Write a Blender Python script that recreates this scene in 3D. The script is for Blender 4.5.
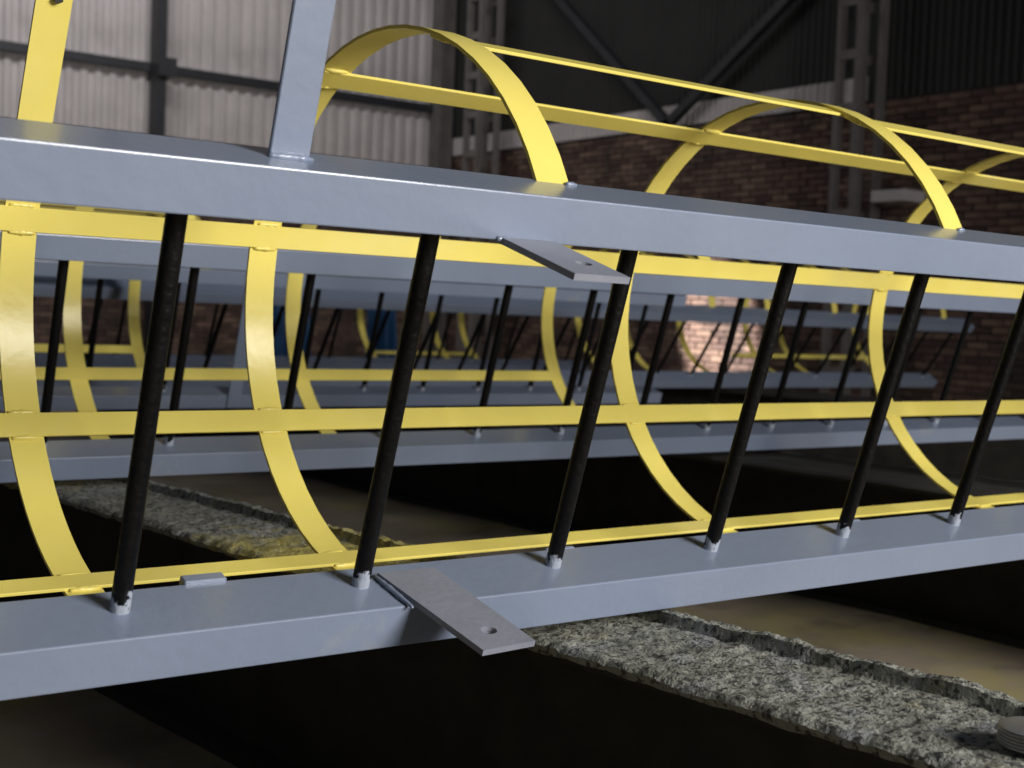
import bpy, bmesh, math, random
from mathutils import Vector, Matrix, noise

random.seed(7)
S = bpy.context.scene
for o in list(bpy.data.objects):
    bpy.data.objects.remove(o, do_unlink=True)
COL = S.collection

# ------------------------------------------------------------------ camera
PH = math.radians(3.55)
c, s = math.cos(PH), math.sin(PH)
Fv = Vector((.6, .8 * c, -.8 * s)); Rv = Vector((.8, -.6 * c, .6 * s)); Uv = Vector((0, s, c))
cam = bpy.data.cameras.new('camera'); cam_o = bpy.data.objects.new('camera', cam); COL.objects.link(cam_o)
cam_o.matrix_world = Matrix((Rv, Uv, -Fv)).transposed().to_4x4()
cam.sensor_width = 36; cam.lens = 1334 / 1024 * 36
cam.clip_start = .02; cam.clip_end = 200
cam.dof.use_dof = True; cam.dof.focus_distance = 1.72; cam.dof.aperture_fstop = 7.0
S.camera = cam_o

# ------------------------------------------------------------------ world, lights, exposure
W = bpy.data.worlds.new('world'); S.world = W; W.use_nodes = True
bg = W.node_tree.nodes['Background']
bg.inputs[0].default_value = (.62, .72, 1, 1); bg.inputs[1].default_value = .036


def area(name, loc, target, sx, sy, power, col=(1, 1, 1)):
    l = bpy.data.lights.new(name, 'AREA'); l.shape = 'RECTANGLE'; l.size = sx; l.size_y = sy
    l.energy = power; l.color = col
    o = bpy.data.objects.new(name, l); COL.objects.link(o); o.location = loc
    o.rotation_euler = (Vector(target) - Vector(loc)).to_track_quat('-Z', 'Y').to_euler()
    return o


# big open gate of the hall behind the photographer
area('gate_daylight', (3.3, -4.8, 1.9), (1.3, 1.6, -.1), 2.6, 2.2, 665, (1, .965, .93))
# added lamp that brightens the sheeted long wall, no visible source
area('wall_fill_lamp', (4.5, 12.5, 7.0), (6.0, 18, 3.4), 6.0, 1.5, 330, (1, .97, .96))
# narrow shaft of daylight falling on the brick wall
sp = bpy.data.lights.new('daylight_shaft', 'SPOT'); sp.energy = 30000; sp.spot_size = math.radians(8.5); sp.spot_blend = .25
sp.shadow_soft_size = .1; sp.color = (1, .93, .86)
spo = bpy.data.objects.new('daylight_shaft', sp); COL.objects.link(spo); spo.location = (5.5, 13.5, 6.2)
spo.rotation_euler = (Vector((12, 11.75, -.05)) - spo.location).to_track_quat('-Z', 'Y').to_euler()

S.view_settings.view_transform = 'Standard'; S.view_settings.look = 'None'
S.view_settings.gamma = 1; S.view_settings.use_curve_mapping = False
S.view_settings.exposure = 0.0

FLOOR = -.85
BEAM_TOP = -.420


# ------------------------------------------------------------------ materials
def mat(name, col, rough=.5, metal=0.0, var=.12, vscale=6, bump=0.0, bscale=60, spec=.5, stain=None, coat=0.0, island=0.0, coords='Object'):
    """principled paint or mineral with noise variation, fine relief and an optional stain colour"""
    m = bpy.data.materials.new(name); m.use_nodes = True
    N = m.node_tree.nodes; L = m.node_tree.links; b = N['Principled BSDF']
    tc = N.new('ShaderNodeTexCoord')
    n1 = N.new('ShaderNodeTexNoise'); n1.inputs['Scale'].default_value = vscale; n1.inputs['Detail'].default_value = 6
    L.new(tc.outputs[coords], n1.inputs['Vector'])
    hs = N.new('ShaderNodeHueSaturation'); hs.inputs['Color'].default_value = (*col, 1)
    mr = N.new('ShaderNodeMapRange'); mr.inputs['From Min'].default_value = .3; mr.inputs['From Max'].default_value = .7
    mr.inputs['To Min'].default_value = 1 - var; mr.inputs['To Max'].default_value = 1 + var
    L.new(n1.outputs[0], mr.inputs[0])
    val = mr.outputs[0]
    if island:
        ge = N.new('ShaderNodeNewGeometry'); oi = N.new('ShaderNodeObjectInfo')
        ad = N.new('ShaderNodeMath'); ad.operation = 'ADD'; L.new(ge.outputs['Random Per Island'], ad.inputs[0]); L.new(oi.outputs['Random'], ad.inputs[1])
        fr = N.new('ShaderNodeMath'); fr.operation = 'FRACT'; L.new(ad.outputs[0], fr.inputs[0])
        m2 = N.new('ShaderNodeMapRange'); m2.inputs['To Min'].default_value = 1 - island; m2.inputs['To Max'].default_value = 1 + island
        L.new(fr.outputs[0], m2.inputs[0])
        mu = N.new('ShaderNodeMath'); mu.operation = 'MULTIPLY'; L.new(val, mu.inputs[0]); L.new(m2.outputs[0], mu.inputs[1])
        val = mu.outputs[0]
        m3 = N.new('ShaderNodeMapRange'); m3.inputs['To Min'].default_value = .485; m3.inputs['To Max'].default_value = .515
        L.new(fr.outputs[0], m3.inputs[0]); L.new(m3.outputs[0], hs.inputs['Hue'])
    L.new(val, hs.inputs['Value'])
    out = hs.outputs[0]
    for st in (stain or []):
        scol, sscale, lo, hi, amt = st
        n2 = N.new('ShaderNodeTexNoise'); n2.inputs['Scale'].default_value = sscale; n2.inputs['Detail'].default_value = 8
        n2.inputs['Roughness'].default_value = .65
        mp = N.new('ShaderNodeMapping'); mp.inputs['Location'].default_value = (sscale * 1.7 + lo * 9, 3.1 * hi, 7.7)
        L.new(tc.outputs[coords], mp.inputs[0]); L.new(mp.outputs[0], n2.inputs['Vector'])
        r2 = N.new('ShaderNodeMapRange'); r2.inputs['From Min'].default_value = lo; r2.inputs['From Max'].default_value = hi
        r2.inputs['To Max'].default_value = amt; L.new(n2.outputs[0], r2.inputs[0])
        mx = N.new('ShaderNodeMix'); mx.data_type = 'RGBA'; L.new(r2.outputs[0], mx.inputs[0])
        L.new(out, mx.inputs[6]); mx.inputs[7].default_value = (*scol, 1); out = mx.outputs[2]
    L.new(out, b.inputs['Base Color'])
    b.inputs['Roughness'].default_value = rough; b.inputs['Metallic'].default_value = metal
    b.inputs['Specular IOR Level'].default_value = spec; b.inputs['Coat Weight'].default_value = coat
    b.inputs['Coat Roughness'].default_value = .15
    if bump:
        n3 = N.new('ShaderNodeTexNoise'); n3.inputs['Scale'].default_value = bscale; n3.inputs['Detail'].default_value = 5
        L.new(tc.outputs[coords], n3.inputs['Vector'])
        bp = N.new('ShaderNodeBump'); bp.inputs['Strength'].default_value = bump; bp.inputs['Distance'].default_value = .004
        L.new(n3.outputs[0], bp.inputs['Height']); L.new(bp.outputs[0], b.inputs['Normal'])
    return m


M = {}
M['grey'] = mat('grey_enamel', (.212, .256, .350), .33, coat=.4, var=.05, vscale=5, bump=.22, bscale=55,
                stain=[((.50, .47, .30), 3.2, .63, .76, .35), ((.10, .11, .13), 38, .70, .76, .5)])
M['grey_bracket'] = mat('grey_thin_enamel', (.235, .25, .30), .42, var=.06, vscale=14, bump=.25, bscale=90,
                        stain=[((.42, .36, .28), 9, .58, .78, .4)])
M['yellow'] = mat('yellow_enamel', (.84, .71, .165), .29, var=.05, vscale=6, bump=.12, bscale=45,
                  stain=[((.86, .78, .42), 2.3, .52, .76, .35)])
M['steel'] = mat('bare_steel', (.42, .42, .42), .38, .7, var=.15, vscale=30)
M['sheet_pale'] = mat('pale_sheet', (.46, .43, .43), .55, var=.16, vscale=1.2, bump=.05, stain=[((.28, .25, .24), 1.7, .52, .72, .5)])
M['sheet_shaded'] = mat('shaded_sheet', (.014, .014, .0135), .7, var=.3, vscale=1.2)  # shade of the end wall, turned from the light, put into the colour
M['trim_dark'] = mat('dark_steelwork', (.02, .022, .027), .5, var=.2)
M['column'] = mat('column_paint', (.13, .12, .115), .55, var=.2, vscale=4)
M['brick'] = mat('brick', (.110, .068, .055), .85, var=.25, vscale=7, bump=.4, bscale=40, island=.5,
                 stain=[((.12, .10, .09), 2.0, .58, .75, .5), ((.02, .016, .014), 1.1, .50, .64, .7)])
M['mortar'] = mat('mortar', (.045, .038, .034), .9, var=.25, vscale=5)
M['floor'] = mat('dusty_floor', (.33, .275, .20), .85, var=.3, vscale=2.2, bump=.3, bscale=30,
                 stain=[((.40, .35, .11), 1.3, .50, .66, .8), ((.10, .085, .07), 4.0, .55, .70, .6), ((.28, .28, .28), 9, .62, .72, .5)])
M['girder'] = mat('girder_side', (.032, .03, .024), .8, var=.35, vscale=8, bump=.3, bscale=40)  # dark tone also paints in the shade on the farther girder tops
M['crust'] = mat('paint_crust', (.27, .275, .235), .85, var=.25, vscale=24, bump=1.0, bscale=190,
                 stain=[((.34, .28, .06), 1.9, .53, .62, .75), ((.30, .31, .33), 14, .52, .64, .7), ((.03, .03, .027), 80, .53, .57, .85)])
# yellow overspray lying across the girder just behind the nearest ladder
_m = M['crust']; _N = _m.node_tree.nodes; _L = _m.node_tree.links; _b = _N['Principled BSDF']
_src = _b.inputs['Base Color'].links[0].from_socket
_tc = _N.new('ShaderNodeTexCoord'); _sx = _N.new('ShaderNodeSeparateXYZ'); _L.new(_tc.outputs['Object'], _sx.inputs[0])
_n = _N.new('ShaderNodeTexNoise'); _n.inputs['Scale'].default_value = 22; _n.inputs['Detail'].default_value = 6; _L.new(_tc.outputs['Object'], _n.inputs['Vector'])
_d = _N.new('ShaderNodeMath'); _d.operation = 'SUBTRACT'; _L.new(_sx.outputs[1], _d.inputs[0]); _d.inputs[1].default_value = .60
_a = _N.new('ShaderNodeMath'); _a.operation = 'ABSOLUTE'; _L.new(_d.outputs[0], _a.inputs[0])
_s = _N.new('ShaderNodeMath'); _s.operation = 'MULTIPLY_ADD'; _L.new(_n.outputs[0], _s.inputs[0]); _s.inputs[1].default_value = .9; _L.new(_a.outputs[0], _s.inputs[2])
_r = _N.new('ShaderNodeMapRange'); _r.inputs['From Min'].default_value = .52; _r.inputs['From Max'].default_value = .78
_r.inputs['To Min'].default_value = .85; _r.inputs['To Max'].default_value = 0; _L.new(_s.outputs[0], _r.inputs[0])
_x = _N.new('ShaderNodeMix'); _x.data_type = 'RGBA'; _L.new(_r.outputs[0], _x.inputs[0]); _L.new(_src, _x.inputs[6])
_x.inputs[7].default_value = (.40, .34, .075, 1); _L.new(_x.outputs[2], _b.inputs['Base Color'])
M['blue'] = mat('blue_tarpaulin', (.05, .16, .36), .5, var=.3, vscale=4)


def rung_mat():
    m = mat('black_rung_paint', (.004, .004, .0045), .38, var=.3, vscale=40, bump=.5, bscale=110, spec=.2)
    N = m.node_tree.nodes; L = m.node_tree.links; b = N['Principled BSDF']
    src = b.inputs['Base Color'].links[0].from_socket
    tc = N.new('ShaderNodeTexCoord'); sx = N.new('ShaderNodeSeparateXYZ'); L.new(tc.outputs['Object'], sx.inputs[0])
    oi = N.new('ShaderNodeObjectInfo')
    vm = N.new('ShaderNodeVectorMath'); vm.operation = 'ADD'; L.new(tc.outputs['Object'], vm.inputs[0]); L.new(oi.outputs['Location'], vm.inputs[1])
    n = N.new('ShaderNodeTexNoise'); n.inputs['Scale'].default_value = 70; n.inputs['Detail'].default_value = 4; L.new(vm.outputs[0], n.inputs['Vector'])
    mu = N.new('ShaderNodeMath'); mu.operation = 'MULTIPLY_ADD'; mu.inputs[1].default_value = -.075; L.new(n.outputs[0], mu.inputs[0]); L.new(sx.outputs[2], mu.inputs[2])
    mr = N.new('ShaderNodeMapRange'); mr.inputs['From Min'].default_value = -.024; mr.inputs['From Max'].default_value = -.020
    mr.inputs['To Min'].default_value = 1; mr.inputs['To Max'].default_value = 0; L.new(mu.outputs[0], mr.inputs[0])
    mx = N.new('ShaderNodeMix'); mx.data_type = 'RGBA'; L.new(mr.outputs[0], mx.inputs[0]); L.new(src, mx.inputs[6])
    mx.inputs[7].default_value = (.36, .40, .47, 1); L.new(mx.outputs[2], b.inputs['Base Color'])
    return m


M['rung'] = rung_mat()


# ------------------------------------------------------------------ mesh helpers
def mesh_obj(name, bm, m, parent=None, smooth=False, loc=None):
    me = bpy.data.meshes.new(name); bm.normal_update(); bm.to_mesh(me); bm.free()
    if smooth:
        for p in me.polygons: p.use_smooth = True
    me.materials.append(m)
    return link(name, me, parent, loc)


def link(name, me, parent=None, loc=None):
    o = bpy.data.objects.new(name, me); COL.objects.link(o)
    if parent: o.parent = parent
    if loc is not None: o.location = loc
    return o


def tag(o, label=None, cat=None, group=None, kind=None):
    if label: o['label'] = label
    if cat: o['category'] = cat
    if group: o['group'] = group
    if kind: o['kind'] = kind
    return o


def empty(name, loc, rx=0, rz=0):
    o = bpy.data.objects.new(name, None); COL.objects.link(o); o.location = loc; o.rotation_euler = (rx, 0, rz)
    o.empty_display_size = .1
    return o


def add_box(bm, a, b, mtx=None):
    r = bmesh.ops.create_cube(bm, size=1)
    vs = r['verts']
    for v in vs:
        v.co = Vector([a[i] + (v.co[i] + .5) * (b[i] - a[i]) for i in range(3)])
        if mtx: v.co = mtx @ v.co
    return vs


def box_bm(a, b, bev=0, seg=2):
    bm = bmesh.new(); add_box(bm, a, b)
    if bev: bmesh.ops.bevel(bm, geom=bm.edges[:], offset=bev, segments=seg, affect='EDGES', profile=.5)
    return bm


def bar_between(bm, p, q, w, d):
    p, q = Vector(p), Vector(q); ax = (q - p); L = ax.length
    mt = Matrix.Translation(p) @ ax.to_track_quat('Z', 'Y').to_matrix().to_4x4()
    add_box(bm, (-w / 2, -d / 2, 0), (w / 2, d / 2, L), mt)


def sharp_smooth(o, ang=35):
    me = o.data
    for p in me.polygons: p.use_smooth = True
    bm = bmesh.new(); bm.from_mesh(me)
    for e in bm.edges:
        if len(e.link_faces) == 2 and e.calc_face_angle(0) > math.radians(ang): e.smooth = False
    bm.to_mesh(me); bm.free()


# ================================================================== THE SETTING
def build_floor():
    bm = bmesh.new()
    bmesh.ops.create_grid(bm, x_segments=70, y_segments=90, size=1)
    for v in bm.verts:
        v.co = Vector((-4 + (v.co.x + 1) / 2 * 17, -6 + (v.co.y + 1) / 2 * 24.5, FLOOR))
        v.co.z += .012 * noise.noise(v.co * 2.3)
    o = mesh_obj('floor', bm, M['floor'], smooth=True); tag(o, kind='structure')


def sheet_mesh(width, h, pitch=.2, depth=.045, n=None):
    """trapezoidal profiled sheet, local x along, z up, ribs towards -y"""
    bm = bmesh.new(); k = int(round(width / pitch)); prof = []
    for i in range(k):
        x = i * pitch
        prof += [(x, 0), (x + pitch * .38, 0), (x + pitch * .5, -depth), (x + pitch * .88, -depth)]
    prof.append((width, 0))
    loops = [[bm.verts.new((x, y + dy, z)) for x, y in prof] for dy, z in ((0, 0), (0, h), (.003, h), (.003, 0))]
    for k in range(4):
        A, B = loops[k], loops[(k + 1) % 4]
        for i in range(len(prof) - 1): bm.faces.new((A[i], A[i + 1], B[i + 1], B[i]))
    for i in (0, -1): bm.faces.new([l[i] for l in loops])
    bmesh.ops.recalc_face_normals(bm, faces=bm.faces[:])
    return bm


BW, BH, BD, JT = .25, .066, .12, .012


def brick_bm(w=BW):
    bm = bmesh.new(); add_box(bm, (0, -BD, 0), (w, 0, BH))
    return bm


def build_walls():
    yl, xr = 18.0, 12.0
    zl, zr = 2.35, 2.53
    # long wall behind the rows, parallel to the ladders
    bm = bmesh.new(); add_box(bm, (0, yl + .02, FLOOR), (xr + .4, yl + .35, zl)); add_box(bm, (0, yl + .12, zl), (xr + .4, yl + .2, 9))
    wl = mesh_obj('wall_left', bm, M['mortar']); tag(wl, kind='structure')
    bs = bmesh.new(); z = FLOOR + .01; row = 0
    while z + BH < zl:
        x = 3 + (row % 2) * .13
        while x < xr:
            add_box(bs, (x, yl - random.uniform(0, .012), z), (x + BW - random.uniform(0, .008), yl + .03, z + BH - random.uniform(0, .006)))
            x += BW + JT
        z += BH + JT; row += 1
    o = mesh_obj('brickwork', bs, M['brick'], wl); tag(o, kind='stuff')
    me = None
    for i in range(10):
        if me is None:
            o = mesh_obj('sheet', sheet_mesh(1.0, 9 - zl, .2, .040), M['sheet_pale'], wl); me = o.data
        else:
            o = link('sheet', me, wl)
        o.location = (2 + i * 1.0, yl + (.004 if i % 2 else 0), zl)
    for zz in (3.25, 5.6):
        mesh_obj('girt', box_bm((2, yl - .16, zz - .06), (xr, yl - .05, zz + .06)), M['trim_dark'], wl)
    mesh_obj('wall_post', box_bm((7.0, yl - .42, FLOOR), (7.13, yl - .17, 9)), M['trim_dark'], wl)
    bmr = bmesh.new(); bar_between(bmr, (7.5, yl - .3, 4.6), (6.95, yl - .3, 4.66), .05, .05)
    mesh_obj('cleat', box_bm((7.0, yl - .5, 3.1), (7.25, yl - .42, 3.35)), M['trim_dark'], wl); bmr.free()
    # end wall
    bm = bmesh.new(); add_box(bm, (xr + .02, 0, FLOOR), (xr + .35, yl + .35, zr)); add_box(bm, (xr + .12, 0, zr), (xr + .2, yl + .35, 9))
    wr = mesh_obj('wall_right', bm, M['mortar']); tag(wr, kind='structure')
    variants = []
    for w in (BW, BW - .012, BW - .006):
        b0 = bmesh.new(); add_box(b0, (-.05, 0, 0), (0, w, BH)); bmesh.ops.bevel(b0, geom=b0.edges[:], offset=.004, segments=1, affect='EDGES')
        me = bpy.data.meshes.new('brick'); b0.to_mesh(me); b0.free(); me.materials.append(M['brick']); variants.append(me)
    bs = bmesh.new(); z = FLOOR + .01; row = 0; cnt = 0
    while z + BH < zr:
        y = .2 + (row % 2) * .13 + random.uniform(-.02, .02)
        while y < yl - .05:
            if 7.35 < y < 9.1 and -.1 < z and cnt < 300:
                o = link('brick', variants[cnt % 3], wr, (xr + .035 - random.uniform(0, .018), y, z)); cnt += 1
                o.rotation_euler = (random.uniform(-.01, .01), 0, random.uniform(-.02, .02))
            else:
                add_box(bs, (xr - random.uniform(0, .016), y, z), (xr + .03, y + BW - random.uniform(0, .012), z + BH - random.uniform(0, .006)))
            y += BW + JT
        z += BH + JT; row += 1
    o = mesh_obj('brickwork', bs, M['brick'], wr); tag(o, kind='stuff')
    me = None; z0 = zr + .24
    me_long = None
    for i in range(16):
        z1 = zr if i < 8 else z0
        if (me_long if i < 8 else me) is None:
            o = mesh_obj('sheet', sheet_mesh(1.0, 9 - z1, .1, .018), M['sheet_shaded'], wr)
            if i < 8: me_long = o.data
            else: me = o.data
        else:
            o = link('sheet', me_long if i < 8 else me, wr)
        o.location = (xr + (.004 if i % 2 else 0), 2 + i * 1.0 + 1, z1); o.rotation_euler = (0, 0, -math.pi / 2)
    me = None
    for i in range(9):
        if me is None:
            o = mesh_obj('pale_sheet', sheet_mesh(1.0, .27, .1, .02), M['sheet_pale'], wr); me = o.data
        else:
            o = link('pale_sheet', me, wr)
        o.location = (xr - .03, 9.6 + i * .93 + 1, zr); o.rotation_euler = (0, 0, -math.pi / 2)
    for a, b in (((11.8, 15.4, 4.9), (11.8, 12.55, 2.5)), ((11.8, 10.2, 4.1), (11.8, 12.65, 2.5))):
        b1 = bmesh.new(); bar_between(b1, a, b, .11, .11); mesh_obj('brace', b1, M['trim_dark'], wr)
    mesh_obj('corner_post', box_bm((xr - .35, yl - .35, FLOOR), (xr - .1, yl - .05, 9)), M['column'], wr)


def lattice_column(x, y, label, step=.56, wide=.30):
    r = empty('lattice_column', (x, y, FLOOR)); tag(r, label, 'column')
    H = 8
    for dx in (-.16, .16):
        for dy in (-wide / 2, wide / 2):
            mesh_obj('chord', box_bm((dx - .04, dy - .035, 0), (dx + .04, dy + .035, H)), M['column'], r)
    me = None; z = .4
    while z < H:
        for dx in (-.205, .205):
            if me is None:
                o = mesh_obj('batten', box_bm((-.006, -wide / 2, -.05), (.006, wide / 2, .05)), M['column'], r); me = o.data
            else: o = link('batten', me, r)
            o.location = (dx, 0, z)
        z += step
    mesh_obj('base_plate', box_bm((-.28, -.28, 0), (.28, .28, .03)), M['column'], r)
    return r


build_floor(); build_walls()
lattice_column(11.5, 9.33, 'grey battened steel column standing against shade-toned sheet and brick end wall')
lattice_column(11.3, 16.0, 'grey battened steel column by the corner of pale and shade-toned sheeting')
cb = mesh_obj('corbel_box', box_bm((11.25, 8.5, 1.33), (11.6, 8.92, 1.45), .01), M['sheet_pale'])
cb.parent = [o for o in bpy.data.objects if o.name == 'lattice_column'][0]; cb.location = -Vector((11.5, 9.33, FLOOR))


# ================================================================== TRESTLE GIRDERS
def girder(x_front, width, yaw, label, y0=-.4, y1=9.5, fine=(.35, 3.4), top='girder', web=.12):
    """deep channel girder on the floor, flange towards -x, raised crusted lip over the web"""
    root = empty('trestle_girder', (x_front, 1.4, FLOOR), 0, yaw); tag(root, label, 'girder')
    H = BEAM_TOP - FLOOR
    # crusted flange top
    ys = []; y = y0
    while y < y1:
        ys.append(y); y += .0048 if fine[0] < y < fine[1] else .06
    ys.append(y1); nx = 56
    bm = bmesh.new(); rows = []
    for y in ys:
        row = []
        fw = .004 * noise.noise(Vector((x_front, y * 3, 0))) + .003 * noise.noise(Vector((x_front, y * 30, 4)))
        for i in range(nx + 1):
            t = i / nx; x = fw * (1 - t) + t * width
            p = Vector((x * 1, y, x_front))
            z = .004 * noise.noise(p * 14) + .003 * noise.noise(p * 55) + .0024 * noise.noise(p * 130)
            z -= .008 * max(0, 1 - t / .07) ** 2
            # lip
            k = (x - (width - .028)) / .028
            if k > 0:
                lip = .016 + .003 * noise.noise(Vector((y * 9, 1, x_front))) + .003 * noise.noise(Vector((y * 45, 2, x_front)))
                z += lip * min(1, k * 5)
            row.append(bm.verts.new((x, y - 1.4, H - .004 + z)))
        # down the front edge
        edge = [bm.verts.new((fw + .004 + .004 * noise.noise(Vector((y * 30, 7, 1))), y - 1.4, H - .021 + .005 * noise.noise(Vector((y * 18, 3, 2)))))]
        rows.append(edge + row)
    for a, b in zip(rows, rows[1:]):
        for i in range(len(a) - 1): bm.faces.new((a[i], a[i + 1], b[i + 1], b[i]))
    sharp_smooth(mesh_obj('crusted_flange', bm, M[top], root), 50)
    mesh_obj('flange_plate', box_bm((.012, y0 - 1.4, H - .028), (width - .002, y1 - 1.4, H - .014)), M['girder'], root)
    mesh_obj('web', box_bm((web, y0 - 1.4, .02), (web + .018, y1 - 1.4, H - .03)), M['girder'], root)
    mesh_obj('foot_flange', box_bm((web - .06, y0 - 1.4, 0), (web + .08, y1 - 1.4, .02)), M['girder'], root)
    return root


girder(1.085, .240, .085, 'crusted grey and yellow trestle girder under the nearest caged ladder', top='crust')
girder(3.12, .30, .015, 'shade-toned crusted trestle girder farther along under the ladder rows', fine=(9, 9), web=.24)  # top in the dark side colour, its shadow painted in
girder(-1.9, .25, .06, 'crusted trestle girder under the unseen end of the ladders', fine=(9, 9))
girder(6.6, .25, .03, 'shade-toned trestle girder nearest the brick end wall', fine=(9, 9))  # same painted-in shade on its top


# ================================================================== CAGED LADDERS
HC = (.34, .243); HA, HB = .415, .402; HW = .050; HT = .005; SW = .038; ST = .005
X_N0, X_N1 = -.06, .043         # stringer faces across the ladder plane
R0, R1 = .455, .510            # upper stringer


def on_hoop(a):
    return Vector((HC[0] + HA * math.cos(a), HC[1] + (HB if a > 0 else HB - .005) * math.sin(a)))


def hoop_path(kind):
    pts = []; a_low = -math.acos((.052 - HC[0]) / HA)
    if kind == 'round':
        a_top = math.acos((.028 - HC[0]) / HA); n = 44
    else:
        pts += [Vector((.615, 1.25)), Vector((.70, .66)), Vector((.732, .45)), Vector((.748, .33))]
        a_top = 0; n = 28
    return pts + [on_hoop(a_top + (a_low - a_top) * i / n) for i in range(n + 1)]


def strip_sweep(path, w, t):
    """flat bar bent along a path in the n-r plane; outer face on the path"""
    bm = bmesh.new(); rings = []
    for i, p in enumerate(path):
        a = path[max(0, i - 1)]; b = path[min(len(path) - 1, i + 1)]
        d = (b - a).normalized(); nr = Vector((d.y, -d.x))      # towards the inside of the hoop
        q = p - nr * 0; inn = p + (-nr if (Vector(HC) - p).dot(nr) < 0 else nr) * t
        rings.append([bm.verts.new((-w / 2, q.x, q.y)), bm.verts.new((w / 2, q.x, q.y)), bm.verts.new((w / 2, inn.x, inn.y)), bm.verts.new((-w / 2, inn.x, inn.y))])
    for a, b in zip(rings, rings[1:]):
        for i in range(4):
            j = (i + 1) % 4; bm.faces.new((a[i], a[j], b[j], b[i]))
    bm.faces.new(rings[0]); bm.faces.new(rings[-1][::-1])
    bmesh.ops.recalc_face_normals(bm, faces=bm.faces[:])
    return bm


def bead_bm(L, r, seed):
    """lumpy weld bead along x"""
    bm = bmesh.new(); n = max(6, int(L / .004)); rings = []
    for i in range(n + 1):
        x = -L / 2 + L * i / n
        k = max(.15, math.sin(math.pi * min(1, (i + .35) / (n + .7))) ** .3)
        rr = r * k * (1 + .35 * noise.noise(Vector((x * 260, seed, 0))))
        oy = .4 * r * noise.noise(Vector((x * 120, seed, 5)))
        rings.append([bm.verts.new((x, oy + rr * math.cos(a * math.pi / 4), rr * math.sin(a * math.pi / 4))) for a in range(8)])
    for a, b in zip(rings, rings[1:]):
        for i in range(8): bm.faces.new((a[i], a[(i + 1) % 8], b[(i + 1) % 8], b[i]))
    bm.faces.new(rings[0][::-1]); bm.faces.new(rings[-1])
    return bm


CACHE = {}


def shared(key, maker, name, parent, loc=(0, 0, 0), smooth_angle=None):
    if key not in CACHE:
        o = maker(); CACHE[key] = o.data; o.parent = parent
        if smooth_angle: sharp_smooth(o, smooth_angle)
    else: o = link(name, CACHE[key], parent)
    o.location = loc
    return o


def rung_maker():
    bm = bmesh.new()
    bmesh.ops.create_cone(bm, cap_ends=True, segments=20, radius1=.011, radius2=.011, depth=.51)
    bmesh.ops.translate(bm, verts=bm.verts[:], vec=(0, 0, .2275))
    return mesh_obj('rung', bm, M['rung'], None)


def plate_with_hole(corners, hole, hr, t):
    """flat plate from 4 corners (x,n) with a slotted bolt hole; top face at z=t"""
    bm = bmesh.new(); k = 16
    cs = [Vector((*c_, 0)) for c_ in corners]
    ring = [bm.verts.new((hole[0] + hr * 1.25 * math.cos(2 * math.pi * i / k), hole[1] + hr * math.sin(2 * math.pi * i / k), 0)) for i in range(k)]
    # outer boundary sampled to k points by angle
    out = []
    for i in range(k):
        a = 2 * math.pi * i / k; d = Vector((math.cos(a), math.sin(a), 0)); best = None
        for j in range(4):
            p, q = cs[j], cs[(j + 1) % 4]; e = q - p; den = d.x * e.y - d.y * e.x
            if abs(den) < 1e-9: continue
            w = p - Vector((*hole, 0)); tt = (w.x * e.y - w.y * e.x) / den; u = (w.x * d.y - w.y * d.x) / den
            if tt > 0 and -1e-6 <= u <= 1 + 1e-6 and (best is None or tt < best): best = tt
        out.append([a, Vector((*hole, 0)) + d * best])
    for cc in cs:                                    # snap nearest sample to each corner
        j = min(range(k), key=lambda i: (out[i][1] - cc).length); out[j][1] = cc
    ov = [bm.verts.new(p) for a, p in out]
    for i in range(k): bm.faces.new((ring[i], ov[i], ov[(i + 1) % k], ring[(i + 1) % k]))
    bmesh.ops.recalc_face_normals(bm, faces=bm.faces[:])
    r = bmesh.ops.extrude_face_region(bm, geom=bm.faces[:])
    bmesh.ops.translate(bm, verts=[v for v in r['geom'] if isinstance(v, bmesh.types.BMVert)], vec=(0, 0, t))
    bmesh.ops.recalc_face_normals(bm, faces=bm.faces[:])
    return bm


def strip_bm(ang, x0, x1):
    a = math.radians(ang); rad = Vector((math.cos(a), math.sin(a))); tan = Vector((-rad.y, rad.x)); C = on_hoop(a)
    ro = -HT - .0003; bm = bmesh.new(); prof = []
    for tt, rr in ((-SW / 2, ro), (SW / 2, ro), (SW / 2, ro - ST), (-SW / 2, ro - ST)):
        p = C + rad * rr + tan * tt; prof.append(p)
    vs = [[bm.verts.new((x, p.x, p.y)) for p in prof] for x in (x0, x1)]
    for i in range(4): bm.faces.new((vs[0][i], vs[0][(i + 1) % 4], vs[1][(i + 1) % 4], vs[1][i]))
    bm.faces.new(vs[0]); bm.faces.new(vs[1][::-1])
    bmesh.ops.recalc_face_normals(bm, faces=bm.faces[:])
    bmesh.ops.bevel(bm, geom=bm.edges[:], offset=.0009, segments=1, affect='EDGES')
    return bm


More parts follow.
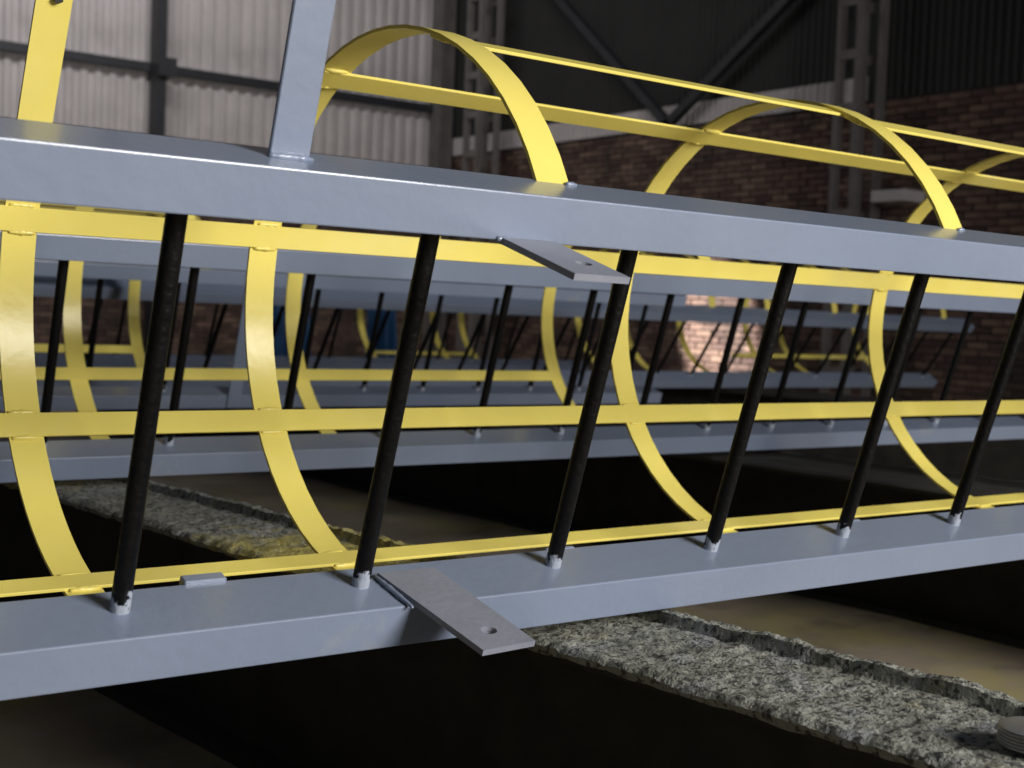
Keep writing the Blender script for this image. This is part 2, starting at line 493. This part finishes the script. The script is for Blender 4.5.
def ladder(P, tilt, xa, xb, hoops, strips, label, group, name='caged_ladder', rung_off=0, detail=False, brackets=()):
    root = empty(name, P, math.radians(tilt)); tag(root, label, 'ladder', group)
    for r0, r1 in ((-.055, 0), (R0, R1)):
        o = mesh_obj('stringer', box_bm((xa, X_N0, r0), (xb, X_N1, r1), .0019, 2), M['grey'], root)
    k = math.ceil((xa + .06 - rung_off) / .3)
    while rung_off + k * .3 < xb - .05:
        shared('rung', rung_maker, 'rung', root, (rung_off + k * .3, 0, 0), 40); k += 1
    for kind, x in hoops:
        shared('hoop_' + kind, lambda: mesh_obj('hoop', strip_sweep(hoop_path(kind), HW, HT), M['yellow']), 'hoop', root, (x, 0, 0), 40)
    for ang, x0, x1 in strips:
        st = mesh_obj('cage_strip', strip_bm(ang, x0, x1), M['yellow'], root)
        if detail:
            for kind, x in hoops:
                if not (x0 - .03 < x < x1 + .03) or (kind != 'round' and ang > 10): continue
                a = math.radians(ang); rad = Vector((math.cos(a), math.sin(a))); tan = Vector((-rad.y, rad.x))
                for sg in (-1, 1):
                    p = on_hoop(a) - rad * (HT + .002) + tan * sg * (SW / 2 + .0015)
                    b = mesh_obj('weld_bead', bead_bm(.040, .0042, x * 31 + ang + sg), M['yellow'], st, True)
                    b.location = (x + random.uniform(-.004, .004), p.x, p.y); b.rotation_euler = (a, 0, 0)
    for b in brackets:
        mesh_obj('bracket', plate_with_hole(*b['plate']), M['grey_bracket'], root, loc=(0, 0, b['r']))
    return root


P1 = Vector((.527, 1.3931, -.3319)); TILT = 17.05
HOOPS1 = [('open', .080), ('round', .480), ('round', 1.285), ('round', 2.110), ('round', 2.91)]
L1 = ladder(P1, TILT, -.95, 3.35, HOOPS1,
            [(-91, -.6, 3.0), (-46, -.6, 3.0), (0, -.6, 3.0), (46.5, .458, 3.0), (94, .458, 1.285), (100, 1.262, 3.0)],
            'grey ladder with yellow hoop cage and two drilled mounting plates, in front of the rows',
            'caged ladders lying on the trestles', detail=True,
            brackets=[dict(plate=([(.330, .012), (.358, -.186), (.436, -.182), (.414, .012)], (.392, -.147), .0085, .0075), r=.0004),
                      dict(plate=([(.353, -.02), (.351, -.200), (.425, -.203), (.430, -.02)], (.398, -.155), .0085, .0075), r=.4515)])
# upright plate on the upper stringer and its stub on the lower one
o = mesh_obj('side_plate', box_bm((.086, -.006, .506), (.131, .0, 1.25), .0012, 1), M['grey'], L1)
b = mesh_obj('weld_bead', bead_bm(.05, .0045, 3), M['grey'], o, True); b.location = (.109, -.008, .5115)
o = mesh_obj('stub_plate', box_bm((.090, .039, -.05), (.142, .056, .005), .0015, 1), M['grey'], L1)
for x in (.62, 1.245):
    mesh_obj('stub_plate', box_bm((x, .040, -.05), (x + .05, .0465, .0012), .001, 1), M['grey'], L1)
b = mesh_obj('weld_bead', bead_bm(.085, .0036, 9), M['grey'], L1, True); b.location = (.3305, -.028, .003); b.rotation_euler = (0, 0, math.radians(94))
b = mesh_obj('weld_bead', bead_bm(.02, .0048, 12), M['grey'], L1, True); b.location = (.357, -.060, .4565)
b = mesh_obj('weld_bead', bead_bm(.045, .003, 14), M['grey'], L1, True); b.location = (.395, -.061, .4555)
for x in (.505, 1.30):
    b = mesh_obj('weld_bead', bead_bm(.016, .0035, x), M['grey'], L1, True); b.location = (x, .027, .511)

bm = bmesh.new(); bmesh.ops.create_cone(bm, cap_ends=True, segments=6, radius1=.0075, radius2=.0075, depth=.007)
bo = mesh_obj('bolt', bm, M['girder'], L1, loc=(.083, .704, .572)); bo.rotation_euler = (math.radians(90), 0, 0)

P2 = P1 + Vector((.427, 1.63, 0))
ladder(P2, TILT, -1.7, 3.9, [('round', -.50), ('round', .285), ('round', .965), ('round', 1.96)],
       [(-96, -1.4, 1.98), (-48, -1.4, 1.98), (6, -1.4, 1.98), (48, -1.4, 1.98), (95, -1.4, 1.98)],
       'grey caged ladder lying in second row directly behind the nearest one, cage ending mid-length',
       'caged ladders lying on the trestles')
P3 = P1 + Vector((1.199, 3.56, 0))
L3 = ladder(P3, TILT, -1.9, 2.9, [('round', -1.17), ('round', -.37), ('round', .43)],
            [(-96, -1.9, .45), (-48, -1.9, .45), (1, -1.9, .45), (48, -1.9, .45), (95, -1.9, .45)],
            'grey caged ladder in third row with its stringer ends stopping short of the end wall',
            'caged ladders lying on the trestles')
mesh_obj('end_plate', box_bm((.545, -.07, -.05), (.60, -.062, .49), .001, 1), M['grey'], L3)
P4 = Vector((.9, 6.1, -.323))
ladder(P4, 35, -1.5, 7.62, [('round', x) for x in (4.6, 5.0, 5.5, 6.15, 6.5, 7.35)],
       [(-80, 5.9, 7.4), (60, 4.5, 7.4)],
       'long grey caged ladder in fourth row lying flatter, ending near the brick wall',
       'caged ladders lying on the trestles')
P5 = Vector((.6, 8.1, -.332))
ladder(P5, 24, -.5, 6.2, [('round', x) for x in (.9, 4.5, 5.15, 5.42)], [(0, 5.1, 5.45), (48, 4.45, 5.45), (-80, 4.45, 5.45)],
       'grey caged ladder in the last row before the brick long wall', 'caged ladders lying on the trestles')


# ================================================================== SMALL THINGS
def disc():
    bm = bmesh.new(); prof = [(0, .0), (.040, .0)]
    z = .0
    for i in range(5):
        prof += [(.041, z + .0009), (.041, z + .0026), (.0395, z + .0031), (.0395, z + .0034)]; z += .0034
    prof += [(.040, z + .001), (.037, z + .002), (.012, z + .002), (.011, z - .004), (0, z - .004)]
    n = 40; rings = []
    for r, zz in prof: rings.append([bm.verts.new((r * math.cos(2 * math.pi * i / n), r * math.sin(2 * math.pi * i / n), zz)) for i in range(n)] if r else [bm.verts.new((0, 0, zz))])
    for a, b in zip(rings, rings[1:]):
        for i in range(n):
            j = (i + 1) % n
            if len(a) == 1: bm.faces.new((a[0], b[j], b[i]))
            elif len(b) == 1: bm.faces.new((a[i], a[j], b[0]))
            else: bm.faces.new((a[i], a[j], b[j], b[i]))
    o = mesh_obj('steel_disc', bm, M['steel'], None, True, (1.252, .745, BEAM_TOP + .003)); sharp_smooth(o, 30)
    tag(o, 'small round grooved steel disc lying on crusted trestle girder', 'disc')


disc()


def tarp(loc, w, h, label):
    bm = bmesh.new(); nx, nz = 24, 20; rows = []
    for j in range(nz + 1):
        t = j / nz; row = []
        for i in range(nx + 1):
            u = i / nx; y = .05 * math.sin(u * 17 + 2 * t) * (1 - .4 * t) + .03 * noise.noise(Vector((u * 5, t * 4, w)))
            row.append(bm.verts.new(((u - .5) * w * (1.1 - .25 * t), y, t * h - (.05 * math.sin(u * 9) if j == 0 else 0) * 0)))
        rows.append(row)
    for a, b in zip(rows, rows[1:]):
        for i in range(nx): bm.faces.new((a[i], a[i + 1], b[i + 1], b[i]))
    bmesh.ops.solidify(bm, geom=bm.faces[:], thickness=.01)
    o = mesh_obj('tarpaulin', bm, M['blue'], None, True, loc); tag(o, label, 'tarpaulin')


tarp((5.69, 11.0, FLOOR), .42, 1.55, 'blue tarpaulin hanging in front of brick wall, wider of two')
tarp((6.68, 11.0, FLOOR), .30, 1.50, 'narrow blue tarpaulin hanging beside the wider blue one')
